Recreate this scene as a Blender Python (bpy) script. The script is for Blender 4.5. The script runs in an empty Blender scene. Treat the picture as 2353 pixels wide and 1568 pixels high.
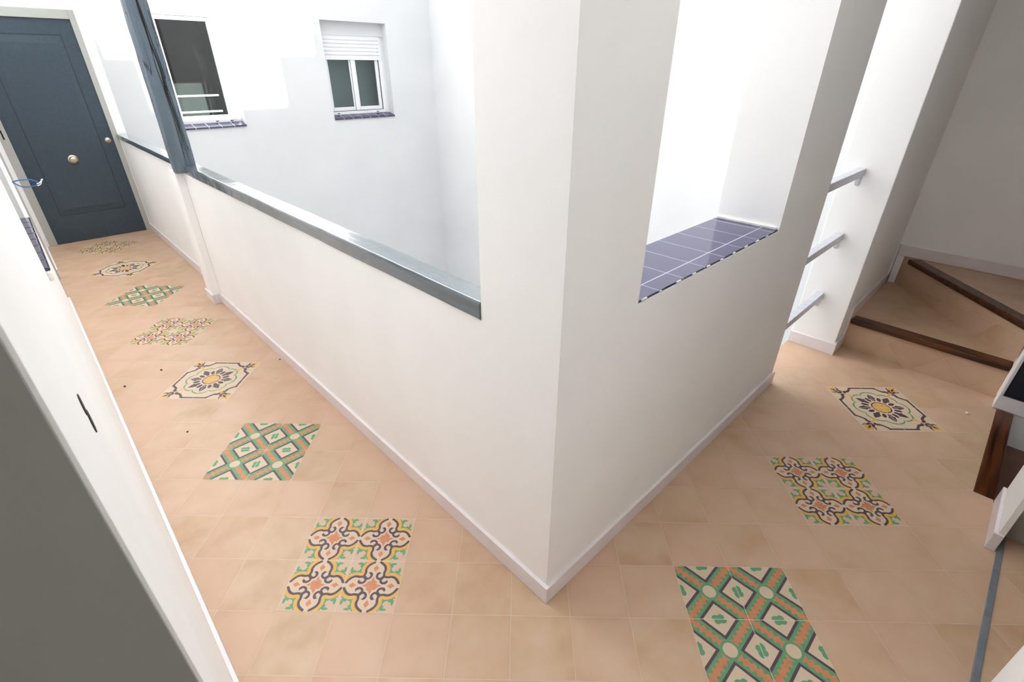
import bpy, bmesh, math, random
from mathutils import Vector, Matrix, noise

# ------------------------------------------------------------------ camera, light, exposure
S = bpy.context.scene
COL = S.collection
cam_d = bpy.data.cameras.new('camera')
cam = bpy.data.objects.new('camera', cam_d)
COL.objects.link(cam)
right = Vector((0.71900637, -0.69499986, 0.00224324))
down = Vector((-0.33727213, -0.3517406, -0.87322738))
fwd = Vector((0.60768195, 0.62709946, -0.48730782))
CAM = Vector((-0.820, -0.674, 1.619))
m = Matrix((right, -down, -fwd)).transposed().to_4x4()
m.translation = CAM
cam.matrix_world = m
cam_d.sensor_fit = 'HORIZONTAL'
cam_d.sensor_width = 36.0
cam_d.lens = 1127.93 / 2353 * 36.0
cam_d.clip_start = 0.01
cam_d.dof.use_dof = True
cam_d.dof.focus_distance = 2.2
cam_d.dof.aperture_fstop = 9.0
S.camera = cam

S.view_settings.view_transform = 'Standard'
S.view_settings.look = 'None'
S.view_settings.gamma = 1.0
S.view_settings.use_curve_mapping = False
S.view_settings.exposure = 0.70

w = bpy.data.worlds.new('sky')
S.world = w
w.use_nodes = True
w.node_tree.nodes['Background'].inputs[0].default_value = (0.97, 0.985, 1.0, 1)
w.node_tree.nodes['Background'].inputs[1].default_value = 2.35

sun_d = bpy.data.lights.new('sun', 'SUN')
sun_d.energy = 26.0
sun_d.angle = math.radians(0.8)
sun_d.color = (1.0, 0.97, 0.9)
sun = bpy.data.objects.new('sun', sun_d)
COL.objects.link(sun)
SUN_EL = math.radians(38)
sd = Vector((0, math.cos(SUN_EL), -math.sin(SUN_EL)))
sun.rotation_euler = sd.to_track_quat('-Z', 'Y').to_euler()
sun.location = (1, -6, 12)
S.cycles.max_bounces = 14
S.cycles.diffuse_bounces = 10
S.cycles.glossy_bounces = 4
S.cycles.sample_clamp_indirect = 8.0

# ------------------------------------------------------------------ materials
SQ = 0.2 / math.sqrt(2)
OX, OY = 0.6935, -1.4564

def srgb(r, g, b):
    f = lambda c: (c / 255 / 12.92) if c / 255 <= 0.04045 else ((c / 255 + 0.055) / 1.055) ** 2.4
    return (f(r), f(g), f(b), 1)

def newmat(name):
    mt = bpy.data.materials.new(name)
    mt.use_nodes = True
    nt = mt.node_tree
    return mt, nt, nt.nodes['Principled BSDF']

def N(nt, t, **kw):
    n = nt.nodes.new(t)
    for k, v in kw.items():
        setattr(n, k, v)
    return n

def math_node(nt, op, a, b=None, c=None):
    n = N(nt, 'ShaderNodeMath', operation=op)
    for i, v in enumerate((a, b, c)):
        if v is None:
            continue
        if isinstance(v, (int, float)):
            n.inputs[i].default_value = v
        else:
            nt.links.new(v, n.inputs[i])
    return n.outputs[0]

def mix_col(nt, fac, a, b, blend='MIX'):
    n = N(nt, 'ShaderNodeMix', data_type='RGBA', blend_type=blend)
    for s, v in ((n.inputs[0], fac), (n.inputs[6], a), (n.inputs[7], b)):
        if isinstance(v, (int, float)):
            s.default_value = v
        elif isinstance(v, tuple):
            s.default_value = v
        else:
            nt.links.new(v, s)
    return n.outputs[2]

def mottled(name, c1, c2, rough=0.6, scale=6.0, bump=0.0, bscale=60.0, spec=0.5, metal=0.0):
    """a colour that wanders between two tones, with a fine bump"""
    mt, nt, p = newmat(name)
    tc = N(nt, 'ShaderNodeTexCoord')
    nz = N(nt, 'ShaderNodeTexNoise')
    nz.inputs['Scale'].default_value = scale
    nz.inputs['Detail'].default_value = 5
    nt.links.new(tc.outputs['Object'], nz.inputs['Vector'])
    cr = N(nt, 'ShaderNodeValToRGB')
    cr.color_ramp.elements[0].position = 0.35
    cr.color_ramp.elements[1].position = 0.65
    cr.color_ramp.elements[0].color = c1
    cr.color_ramp.elements[1].color = c2
    nt.links.new(nz.outputs['Fac'], cr.inputs[0])
    nt.links.new(cr.outputs[0], p.inputs['Base Color'])
    p.inputs['Roughness'].default_value = rough
    p.inputs['Specular IOR Level'].default_value = spec
    p.inputs['Metallic'].default_value = metal
    if bump:
        n2 = N(nt, 'ShaderNodeTexNoise')
        n2.inputs['Scale'].default_value = bscale
        n2.inputs['Detail'].default_value = 4
        nt.links.new(tc.outputs['Object'], n2.inputs['Vector'])
        b = N(nt, 'ShaderNodeBump')
        b.inputs['Strength'].default_value = bump
        b.inputs['Distance'].default_value = 0.004
        nt.links.new(n2.outputs['Fac'], b.inputs['Height'])
        nt.links.new(b.outputs[0], p.inputs['Normal'])
    return mt

def tile_mat(name, with_z=False):
    mt, nt, p = newmat(name)
    tc = N(nt, 'ShaderNodeTexCoord')
    sp = N(nt, 'ShaderNodeSeparateXYZ')
    nt.links.new(tc.outputs['Object'], sp.inputs[0])
    x = math_node(nt, 'ADD', sp.outputs[0], OX)
    y = math_node(nt, 'ADD', sp.outputs[1], OY)
    u = math_node(nt, 'SUBTRACT', x, y)
    v = math_node(nt, 'ADD', x, y)
    if with_z:
        u = math_node(nt, 'ADD', u, sp.outputs[2])
        v = math_node(nt, 'ADD', v, sp.outputs[2])
    u = math_node(nt, 'DIVIDE', u, 2 * SQ)
    v = math_node(nt, 'DIVIDE', v, 2 * SQ)
    fu, fv = math_node(nt, 'FLOOR', u), math_node(nt, 'FLOOR', v)
    ru, rv = math_node(nt, 'FRACT', u), math_node(nt, 'FRACT', v)
    au = math_node(nt, 'ABSOLUTE', math_node(nt, 'SUBTRACT', ru, 0.5))
    av = math_node(nt, 'ABSOLUTE', math_node(nt, 'SUBTRACT', rv, 0.5))
    edge = math_node(nt, 'MAXIMUM', au, av)
    # per-tile tone
    cb = N(nt, 'ShaderNodeCombineXYZ')
    nt.links.new(fu, cb.inputs[0]); nt.links.new(fv, cb.inputs[1])
    wn = N(nt, 'ShaderNodeTexWhiteNoise', noise_dimensions='2D')
    nt.links.new(cb.outputs[0], wn.inputs['Vector'])
    # cloudy variation, shifted per tile
    off = N(nt, 'ShaderNodeVectorMath', operation='MULTIPLY_ADD')
    nt.links.new(cb.outputs[0], off.inputs[0])
    off.inputs[1].default_value = (3.17, 5.31, 1.7)
    nt.links.new(tc.outputs['Object'], off.inputs[2])
    nz = N(nt, 'ShaderNodeTexNoise')
    nz.inputs['Scale'].default_value = 5.5
    nz.inputs['Detail'].default_value = 4
    nz.inputs['Roughness'].default_value = 0.55
    nt.links.new(off.outputs[0], nz.inputs['Vector'])
    cr = N(nt, 'ShaderNodeValToRGB')
    cr.color_ramp.elements[0].position = 0.30
    cr.color_ramp.elements[1].position = 0.68
    cr.color_ramp.elements[0].color = TILE_A
    cr.color_ramp.elements[1].color = TILE_B
    nt.links.new(nz.outputs['Fac'], cr.inputs[0])
    c = mix_col(nt, math_node(nt, 'MULTIPLY', wn.outputs['Value'], 0.7), cr.outputs[0], TILE_C)
    # rims of the tiles are a little deeper in tone
    rim = math_node(nt, 'MULTIPLY', math_node(nt, 'POWER', math_node(nt, 'MULTIPLY', edge, 2.0), 8.0), 0.25)
    c = mix_col(nt, math_node(nt, 'MULTIPLY', rim, wn.outputs['Value']), c, TILE_D)
    # smudges
    n3 = N(nt, 'ShaderNodeTexNoise')
    n3.inputs['Scale'].default_value = 2.2
    n3.inputs['Detail'].default_value = 8
    nt.links.new(tc.outputs['Object'], n3.inputs['Vector'])
    sm = N(nt, 'ShaderNodeMapRange')
    sm.inputs[1].default_value = 0.55; sm.inputs[2].default_value = 0.8
    sm.inputs[3].default_value = 0.0; sm.inputs[4].default_value = 0.35
    nt.links.new(n3.outputs['Fac'], sm.inputs[0])
    c = mix_col(nt, sm.outputs[0], c, TILE_D)
    # grout with wavering width
    n4 = N(nt, 'ShaderNodeTexNoise')
    n4.inputs['Scale'].default_value = 9
    nt.links.new(tc.outputs['Object'], n4.inputs['Vector'])
    wid = math_node(nt, 'MULTIPLY_ADD', n4.outputs['Fac'], 0.014, -0.0025)
    g = math_node(nt, 'GREATER_THAN', edge, math_node(nt, 'SUBTRACT', 0.5, wid))
    c = mix_col(nt, math_node(nt, 'MULTIPLY', g, 0.55), c, GROUT)
    nt.links.new(c, p.inputs['Base Color'])
    nt.links.new(math_node(nt, 'MULTIPLY_ADD', g, 0.3, 0.42), p.inputs['Roughness'])
    b = N(nt, 'ShaderNodeBump')
    b.inputs['Strength'].default_value = 0.35
    b.inputs['Distance'].default_value = 0.001
    nt.links.new(math_node(nt, 'SUBTRACT', math_node(nt, 'MULTIPLY', nz.outputs['Fac'], 0.4), g), b.inputs['Height'])
    nt.links.new(b.outputs[0], p.inputs['Normal'])
    return mt

TILE_A = srgb(181, 148, 114)
TILE_B = srgb(199, 173, 147)
TILE_C = srgb(203, 170, 148)
TILE_D = srgb(168, 131, 95)
GROUT = srgb(212, 200, 188)

def wood_mat(name, c1, c2, axis=0, rough=0.35, stretch=14.0, bump=0.3, cracks=0.0):
    mt, nt, p = newmat(name)
    tc = N(nt, 'ShaderNodeTexCoord')
    mp = N(nt, 'ShaderNodeMapping')
    sc = [stretch] * 3
    sc[axis] = 1.0
    mp.inputs['Scale'].default_value = sc
    nt.links.new(tc.outputs['Object'], mp.inputs[0])
    nz = N(nt, 'ShaderNodeTexNoise')
    nz.inputs['Scale'].default_value = 3.0
    nz.inputs['Detail'].default_value = 8
    nz.inputs['Distortion'].default_value = 0.6
    nt.links.new(mp.outputs[0], nz.inputs['Vector'])
    cr = N(nt, 'ShaderNodeValToRGB')
    cr.color_ramp.elements[0].position = 0.35
    cr.color_ramp.elements[1].position = 0.65
    cr.color_ramp.elements[0].color = c1
    cr.color_ramp.elements[1].color = c2
    nt.links.new(nz.outputs['Fac'], cr.inputs[0])
    c = cr.outputs[0]
    hgt = nz.outputs['Fac']
    if cracks:
        n2 = N(nt, 'ShaderNodeTexNoise')
        n2.inputs['Scale'].default_value = 1.6
        n2.inputs['Detail'].default_value = 2.5
        n2.inputs['Distortion'].default_value = 0.5
        nt.links.new(mp.outputs[0], n2.inputs['Vector'])
        d = math_node(nt, 'ABSOLUTE', math_node(nt, 'SUBTRACT', n2.outputs['Fac'], 0.5))
        ck = math_node(nt, 'LESS_THAN', d, cracks)
        c = mix_col(nt, math_node(nt, 'MULTIPLY', ck, 0.8), c, srgb(18, 22, 28))
        hgt = math_node(nt, 'SUBTRACT', math_node(nt, 'MULTIPLY', nz.outputs['Fac'], 0.3), ck)
    nt.links.new(c, p.inputs['Base Color'])
    p.inputs['Roughness'].default_value = rough
    b = N(nt, 'ShaderNodeBump')
    b.inputs['Strength'].default_value = bump
    b.inputs['Distance'].default_value = 0.003
    nt.links.new(hgt, b.inputs['Height'])
    nt.links.new(b.outputs[0], p.inputs['Normal'])
    return mt

def glazed_mat(name):
    """cobalt glazed sill tiles: 15 cm squares, pale joints"""
    mt, nt, p = newmat(name)
    tc = N(nt, 'ShaderNodeTexCoord')
    sp = N(nt, 'ShaderNodeSeparateXYZ')
    nt.links.new(tc.outputs['Object'], sp.inputs[0])
    fr = []
    for i, (o, s) in enumerate(((-0.604, 0.1455), (-0.066, 0.213))):
        q = math_node(nt, 'DIVIDE', math_node(nt, 'ADD', sp.outputs[i], o), s)
        fr.append(math_node(nt, 'ABSOLUTE', math_node(nt, 'SUBTRACT', math_node(nt, 'FRACT', q), 0.5)))
    g = math_node(nt, 'GREATER_THAN', math_node(nt, 'MAXIMUM', fr[0], fr[1]), 0.489)
    nz = N(nt, 'ShaderNodeTexNoise')
    nz.inputs['Scale'].default_value = 12
    nt.links.new(tc.outputs['Object'], nz.inputs['Vector'])
    c0 = mix_col(nt, nz.outputs['Fac'], srgb(34, 28, 78), srgb(44, 38, 92))
    c = mix_col(nt, g, c0, srgb(170, 168, 180))
    nt.links.new(c, p.inputs['Base Color'])
    nt.links.new(math_node(nt, 'MULTIPLY_ADD', g, 0.5, 0.06), p.inputs['Roughness'])
    p.inputs['Specular IOR Level'].default_value = 0.9
    return mt

M = {}
M['wall'] = mottled('white_plaster', srgb(240, 240, 240), srgb(243, 243, 243), 0.75, 3.0, 0.12, 90)
M['shade_grey'] = mottled('shade_toned_plaster', srgb(134, 134, 131), srgb(138, 138, 135), 0.7, 3)  # plaster greyed so its colour carries the shade of the near end
M['court'] = mottled('courtyard_render', srgb(199, 200, 201), srgb(203, 204, 205), 0.8, 1.5, 0.3, 50)
M['skirt'] = mottled('pale_tile_skirting', srgb(222, 216, 219), srgb(228, 222, 224), 0.35, 8)
M['plate'] = mottled('galvanised_plate', srgb(186, 188, 196), srgb(194, 196, 204), 0.4, 30)
M['backing_grey'] = mottled('added_pale_glass_backing', srgb(204, 206, 210), srgb(210, 212, 216), 0.9, 3)
M['frame'] = mottled('painted_frame', srgb(170, 172, 167), srgb(174, 176, 171), 0.5, 5)
M['pvc'] = mottled('white_window_frame', srgb(212, 214, 216), srgb(216, 218, 220), 0.3, 5)
M['navy'] = mottled('blue_grey_door_paint', srgb(49, 64, 76), srgb(54, 69, 82), 0.42, 40, 0.05, 120)
M['navydark'] = mottled('dark_navy_paint', srgb(20, 26, 44), srgb(24, 30, 50), 0.4, 20)
M['groove'] = mottled('door_groove_paint', srgb(30, 38, 48), srgb(34, 42, 52), 0.5, 20)
M['tile'] = tile_mat('floor_tile')
M['step_tile'] = tile_mat('step_tile', True)
M['nosing'] = wood_mat('stained_nosing_wood', srgb(38, 16, 6), srgb(92, 48, 16), 1, 0.3, 16, 0.25)
M['nosing_x'] = wood_mat('stained_nosing_wood_long', srgb(38, 16, 6), srgb(92, 48, 16), 0, 0.3, 16, 0.25)
M['post'] = wood_mat('painted_post_wood', srgb(84, 98, 110), srgb(100, 114, 126), 2, 0.42, 9, 0.9, 0.006)
M['cap'] = wood_mat('painted_coping_wood', srgb(64, 78, 88), srgb(78, 92, 102), 1, 0.22, 10, 0.5)
for k_ in ('cap',):
    p_ = M[k_].node_tree.nodes['Principled BSDF']
    p_.inputs['Coat Weight'].default_value = 1.0
    p_.inputs['Coat Roughness'].default_value = 0.12
M['blue_tile'] = glazed_mat('cobalt_glazed_tile')
M['steel'] = mottled('brushed_steel', srgb(196, 197, 206), srgb(208, 209, 218), 0.35, 30, 0.05, 200, metal=0.35)
M['brass'] = mottled('satin_nickel', srgb(196, 184, 158), srgb(206, 196, 172), 0.28, 30, metal=0.9)
M['black'] = mottled('black_recess', srgb(12, 12, 14), srgb(16, 16, 18), 0.7, 30)
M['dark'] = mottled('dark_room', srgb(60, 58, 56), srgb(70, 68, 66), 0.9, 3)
M['cable'] = mottled('blue_cable_sheath', srgb(20, 92, 160), srgb(24, 100, 170), 0.4, 30)
M['cablew'] = mottled('white_cable_sheath', srgb(225, 228, 230), srgb(235, 238, 240), 0.4, 30)
M['alu'] = mottled('grey_threshold_strip', srgb(120, 128, 138), srgb(130, 138, 148), 0.4, 20, metal=0.3)
M['mortar'] = mottled('rough_white_mortar', srgb(225, 225, 222), srgb(238, 238, 236), 0.9, 30, 0.8, 60)
M['crumb'] = mottled('dark_crumb', srgb(30, 24, 22), srgb(50, 40, 36), 0.8, 80)
# patterned cement tile pigments
M['green'] = mottled('green_pigment', srgb(84, 144, 102), srgb(94, 152, 110), 0.5, 40)
M['purple'] = mottled('plum_pigment', srgb(74, 58, 70), srgb(82, 66, 78), 0.5, 40)
M['orange'] = mottled('orange_pigment', srgb(190, 122, 84), srgb(198, 132, 94), 0.5, 40)
M['yellow'] = mottled('yellow_pigment', srgb(205, 158, 74), srgb(212, 168, 86), 0.5, 40)
M['cream'] = mottled('cream_pigment', srgb(202, 180, 155), srgb(206, 185, 161), 0.5, 20)
M['beige'] = mottled('beige_pigment', srgb(196, 168, 143), srgb(200, 173, 150), 0.5, 20)
M['shade_step'] = mottled('shade_toned_step_tile', srgb(96, 66, 52), srgb(110, 78, 62), 0.5, 8)  # step tile darkened in colour for the dim stairwell
M['joint'] = mottled('pale_joint', srgb(204, 192, 180), srgb(212, 202, 190), 0.8, 40)

def pane_mat(name, tint):
    mt, nt, p = newmat(name)
    out = nt.nodes['Material Output']
    gl = N(nt, 'ShaderNodeBsdfGlossy'); gl.inputs['Roughness'].default_value = 0.02
    tr = N(nt, 'ShaderNodeBsdfTransparent'); tr.inputs[0].default_value = tint
    fr = N(nt, 'ShaderNodeFresnel'); fr.inputs[0].default_value = 1.5
    mx = N(nt, 'ShaderNodeMixShader')
    nt.links.new(fr.outputs[0], mx.inputs[0]); nt.links.new(tr.outputs[0], mx.inputs[1]); nt.links.new(gl.outputs[0], mx.inputs[2])
    nt.links.new(mx.outputs[0], out.inputs[0])
    return mt
M['pane'] = pane_mat('window_glass', (0.72, 0.78, 0.78, 1))

# ------------------------------------------------------------------ mesh helpers
def box(bm, x0, x1, y0, y1, z0, z1, mi=0):
    vs = [bm.verts.new((x, y, z)) for x in (x0, x1) for y in (y0, y1) for z in (z0, z1)]
    for q in ((0, 1, 3, 2), (4, 6, 7, 5), (0, 4, 5, 1), (2, 3, 7, 6), (0, 2, 6, 4), (1, 5, 7, 3)):
        f = bm.faces.new([vs[i] for i in q]); f.material_index = mi

def prism(bm, pts, z0, z1, mi=0):
    a = [bm.verts.new((p[0], p[1], z0)) for p in pts]
    b = [bm.verts.new((p[0], p[1], z1)) for p in pts]
    n = len(pts)
    bm.faces.new(a[::-1]).material_index = mi
    bm.faces.new(b).material_index = mi
    for i in range(n):
        bm.faces.new((a[i], a[(i + 1) % n], b[(i + 1) % n], b[i])).material_index = mi

def cyl(bm, c, axis, r, h, seg=24, r2=None, mi=0):
    r2 = r if r2 is None else r2
    q = Vector(axis).normalized().to_track_quat('Z', 'Y')
    rings = []
    for rr, hh in ((r, 0), (r2, h)):
        rings.append([bm.verts.new(Vector(c) + q @ Vector((rr * math.cos(2 * math.pi * i / seg), rr * math.sin(2 * math.pi * i / seg), hh))) for i in range(seg)])
    bm.faces.new(rings[0][::-1]).material_index = mi
    bm.faces.new(rings[1]).material_index = mi
    for i in range(seg):
        f = bm.faces.new((rings[0][i], rings[0][(i + 1) % seg], rings[1][(i + 1) % seg], rings[1][i]))
        f.material_index = mi; f.smooth = True

def lathe(bm, c, axis, prof, seg=28):
    q = Vector(axis).normalized().to_track_quat('Z', 'Y')
    rings = [[bm.verts.new(Vector(c) + q @ Vector((r * math.cos(2 * math.pi * i / seg), r * math.sin(2 * math.pi * i / seg), h))) for i in range(seg)] for r, h in prof]
    for a, b in zip(rings, rings[1:]):
        for i in range(seg):
            bm.faces.new((a[i], a[(i + 1) % seg], b[(i + 1) % seg], b[i])).smooth = True
    bm.faces.new(rings[0][::-1]); bm.faces.new(rings[-1])

def tube(bm, pts, r, seg=8):
    pts = [Vector(p) for p in pts]
    rings = []
    for i, p in enumerate(pts):
        d = (pts[min(i + 1, len(pts) - 1)] - pts[max(i - 1, 0)]).normalized()
        q = d.to_track_quat('Z', 'Y')
        rings.append([bm.verts.new(p + q @ Vector((r * math.cos(2 * math.pi * k / seg), r * math.sin(2 * math.pi * k / seg), 0))) for k in range(seg)])
    for a, b in zip(rings, rings[1:]):
        for k in range(seg):
            bm.faces.new((a[k], a[(k + 1) % seg], b[(k + 1) % seg], b[k])).smooth = True
    bm.faces.new(rings[0][::-1]); bm.faces.new(rings[-1])

def obj(name, bm, mats, parent=None, bevel=0.0, seg=2):
    bmesh.ops.recalc_face_normals(bm, faces=bm.faces[:])
    me = bpy.data.meshes.new(name)
    bm.to_mesh(me); bm.free()
    for k in (mats if isinstance(mats, (list, tuple)) else [mats]):
        me.materials.append(M[k])
    o = bpy.data.objects.new(name, me)
    COL.objects.link(o)
    if parent is not None:
        o.parent = parent
        o.matrix_parent_inverse = parent.matrix_basis.inverted()
    if bevel:
        b = o.modifiers.new('bevel', 'BEVEL')
        b.width = bevel; b.segments = seg; b.limit_method = 'ANGLE'
    return o

def B():
    return bmesh.new()

def struct(name, bm, mats, bevel=0.0, label=None, cat=None):
    o = obj(name, bm, mats, None, bevel)
    o['kind'] = 'structure'
    if label: o['label'] = label
    if cat: o['category'] = cat
    return o

def thing(name, label, cat, loc, group=None, kind=None):
    o = bpy.data.objects.new(name, None)
    o.empty_display_size = 0.05
    COL.objects.link(o)
    o.location = loc
    o['label'] = label; o['category'] = cat
    if group: o['group'] = group
    if kind: o['kind'] = kind
    return o

def tag(o, label, cat, group=None):
    o['label'] = label; o['category'] = cat
    if group: o['group'] = group
    return o

def part(name, bm, mats, parent, bevel=0.0, label=None):
    o = obj(name, bm, mats, parent, bevel)
    if label: o['label'] = label
    return o

# ------------------------------------------------------------------ main dimensions (metres)
WL = -0.87          # left corridor wall face
YN = -0.15          # near end of the left wall
YD = 6.12           # wall with the blue door
CEIL = 2.62
YF = 7.0            # far courtyard wall
XR = 4.76           # right courtyard wall
XE = 1.94           # end of the right-hand wall
XP = 2.57           # stair-side wall
YS = -0.145         # its face towards the stairs
XB = 3.64           # wall at the back of the winders
YR = -1.045         # wall on the near right side
RS = 0.21           # stair riser
SK = 0.078          # skirting height
ST = 0.013          # skirting thickness

# ------------------------------------------------------------------ floor
bm = B()
box(bm, -2.4, 0.12, -1.03, 6.4, -0.12, 0)
box(bm, 0.12, 2.76, -1.03, 0.12, -0.12, 0)
box(bm, -2.4, 1.70, -3.2, -1.03, -0.12, 0)
floor = struct('floor', bm, 'tile', label='beige cement tile floor laid diagonally with patterned tile medallions', cat='floor')

# patterned medallions -------------------------------------------------
def cr_curve(pts, closed=False, n=6):
    P = [Vector(p) for p in pts]
    out = []
    m_ = len(P)
    rng = range(m_ if closed else m_ - 1)
    for i in rng:
        g = (lambda k: P[k % m_]) if closed else (lambda k: P[max(0, min(m_ - 1, k))])
        p0, p1, p2, p3 = g(i - 1), g(i), g(i + 1), g(i + 2)
        for j in range(n):
            t = j / n
            out.append(0.5 * ((2 * p1) + (p2 - p0) * t + (2 * p0 - 5 * p1 + 4 * p2 - p3) * t * t + (3 * p1 - p0 - 3 * p2 + p3) * t ** 3))
    if not closed:
        out.append(P[-1])
    return [(p[0], p[1]) for p in out]

def stroke(pts, ws):
    """outline of a stroke with width list or number"""
    n = len(pts)
    P = [Vector(p) for p in pts]
    if isinstance(ws, (int, float)):
        ws = [ws] * n
    elif len(ws) != n:
        k = len(ws) - 1
        ws = [ws[min(k - 1, int(i / (n - 1) * k))] * (1 - (i / (n - 1) * k - min(k - 1, int(i / (n - 1) * k)))) + ws[min(k - 1, int(i / (n - 1) * k)) + 1] * (i / (n - 1) * k - min(k - 1, int(i / (n - 1) * k))) for i in range(n)]
    L, R_ = [], []
    for i in range(n):
        d = (P[min(i + 1, n - 1)] - P[max(i - 1, 0)])
        d = d.normalized() if d.length > 1e-9 else Vector((1, 0))
        nrm = Vector((-d[1], d[0]))
        L.append(P[i] + nrm * ws[i] / 2); R_.append(P[i] - nrm * ws[i] / 2)
    quads = []
    for i in range(n - 1):
        quads.append([tuple(R_[i]), tuple(R_[i + 1]), tuple(L[i + 1]), tuple(L[i])])
    return quads

def ell(cx, cy, rx, ry, a=0, n=20):
    ca, sa = math.cos(a), math.sin(a)
    return [(cx + rx * math.cos(t) * ca - ry * math.sin(t) * sa, cy + rx * math.cos(t) * sa + ry * math.sin(t) * ca) for t in [2 * math.pi * i / n for i in range(n)]]

def rot(pts, k, c=(0.5, 0.5)):
    for _ in range(k % 4):
        pts = [(c[0] - (y - c[1]), c[1] + (x - c[0])) for x, y in pts]
    return pts

def mir(pts, c=0.5):
    return [(2 * c - x, y) for x, y in pts]

def lattice_tile():
    S_ = [(0, 'green', [(0, 0), (1, 0), (1, 1), (0, 1)])]
    for k in range(4):
        S_.append((1, 'purple', rot([(0.165, 0), (0.835, 0), (0.5, 0.335)], k)))
        S_.append((2, 'cream', rot([(0.225, 0), (0.775, 0), (0.5, 0.275)], k)))
        S_.append((3, 'green', rot(ell(0.442, 0.030, 0.062, 0.042, 0.25), k)))
        S_.append((4, 'green', rot(ell(0.536, 0.036, 0.056, 0.050, 0), k)))
        # wavy orange band from near the circle to the tile corner
        up, lo = [], []
        nn = 40
        for i in range(nn + 1):
            t = 0.15 + (0.7071 - 0.15) * i / nn
            wv = 0.054 + 0.024 * math.cos((t - 0.15) / 0.106 * 2 * math.pi)
            if t > 0.7071 - wv:
                wv = max(0.0, 0.7071 - t)
            d = Vector((-1, -1)).normalized()
            nr = Vector((1, -1)).normalized()
            c = Vector((0.5, 0.5)) + d * t
            up.append(tuple(c + nr * wv)); lo.append(tuple(c - nr * wv))
        S_.append((5, 'orange', rot(up + lo[::-1][1:], k)))
    S_.append((6, 'cream', ell(0.5, 0.5, 0.115, 0.115, n=28)))
    return S_

def leaf_tile():
    S_ = [(0, 'green', [(0, 0), (1, 0), (1, 1), (0, 1)])]
    # cream leaf quarters in the corners
    tips = [(0.335, 0.0), (0.30, 0.030), (0.268, 0.026), (0.262, 0.062), (0.222, 0.040), (0.175, 0.036), (0.128, 0.056), (0.16, 0.082), (0.205, 0.088), (0.186, 0.118), (0.222, 0.148)]
    q = tips + [(0.20, 0.20)] + [(y, x) for x, y in tips[::-1]]
    for k in range(4):
        S_.append((1, 'beige', rot([(0, 0)] + q, k)))
    half = cr_curve([(0.540, -0.02), (0.545, 0.018), (0.590, 0.050), (0.648, 0.100), (0.678, 0.170), (0.668, 0.245), (0.682, 0.318)], n=4)
    ring = half[:-1] + [(1 - y, 1 - x) for x, y in half[::-1]]
    base_ = []
    for k in range(4):
        base_ += rot(ring, k)
    def grow(g):
        n_ = len(base_); out = []
        for i in range(n_):
            d = Vector(base_[(i + 1) % n_]) - Vector(base_[i - 1])
            if d.length < 1e-6:
                d = Vector((0, 1))
            d.normalize()
            p = Vector(base_[i]) + Vector((-d[1], d[0])) * (g * SGN)
            out.append((min(1, max(0, p[0])), min(1, max(0, p[1]))))
        return out
    # which side is outwards
    SGN = 1
    SGN = 1 if abs(grow(0.03)[12][0] - 0.5) > abs(base_[12][0] - 0.5) else -1
    for l_, c_, g_ in ((2, 'yellow', 0.085), (3, 'purple', 0.023), (4, 'cream', -0.022)):
        pl = grow(g_)
        for i in range(len(pl)):
            S_.append((l_, c_, [(0.5, 0.5), pl[i], pl[(i + 1) % len(pl)]]))
    for k in range(4):
        for mm in (0, 1):
            def T(p):
                p = [(1 - y, 1 - x) for x, y in p] if mm else p
                return rot(p, k)
            cv = cr_curve([(0.690, 0.310), (0.650, 0.350), (0.600, 0.365), (0.556, 0.328), (0.553, 0.272), (0.590, 0.235)], n=5)
            for qd in stroke(cv, [0.05, 0.055, 0.042, 0.044, 0.044, 0.03]):
                S_.append((5 + 0.5 * mm, 'purple', T(qd)))
            S_.append((6, 'purple', T([(0.565, 0.225), (0.625, 0.245), (0.590, 0.262), (0.583, 0.300), (0.565, 0.262)])))
        S_.append((5, 'orange', rot([(0.5, 0.085), (0.55, 0.15), (0.5, 0.23), (0.45, 0.15)], k)))
    star = []
    for k in range(4):
        star += rot([(0.5, 0.345), (0.526, 0.395), (0.526, 0.440), (0.560, 0.425)], (4 - k) % 4) if False else rot([(0.470, 0.392), (0.5, 0.325), (0.530, 0.392), (0.522, 0.425), (0.565, 0.412), (0.588, 0.435)], k)
    S_.append((5, 'orange', star))
    return S_

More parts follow.
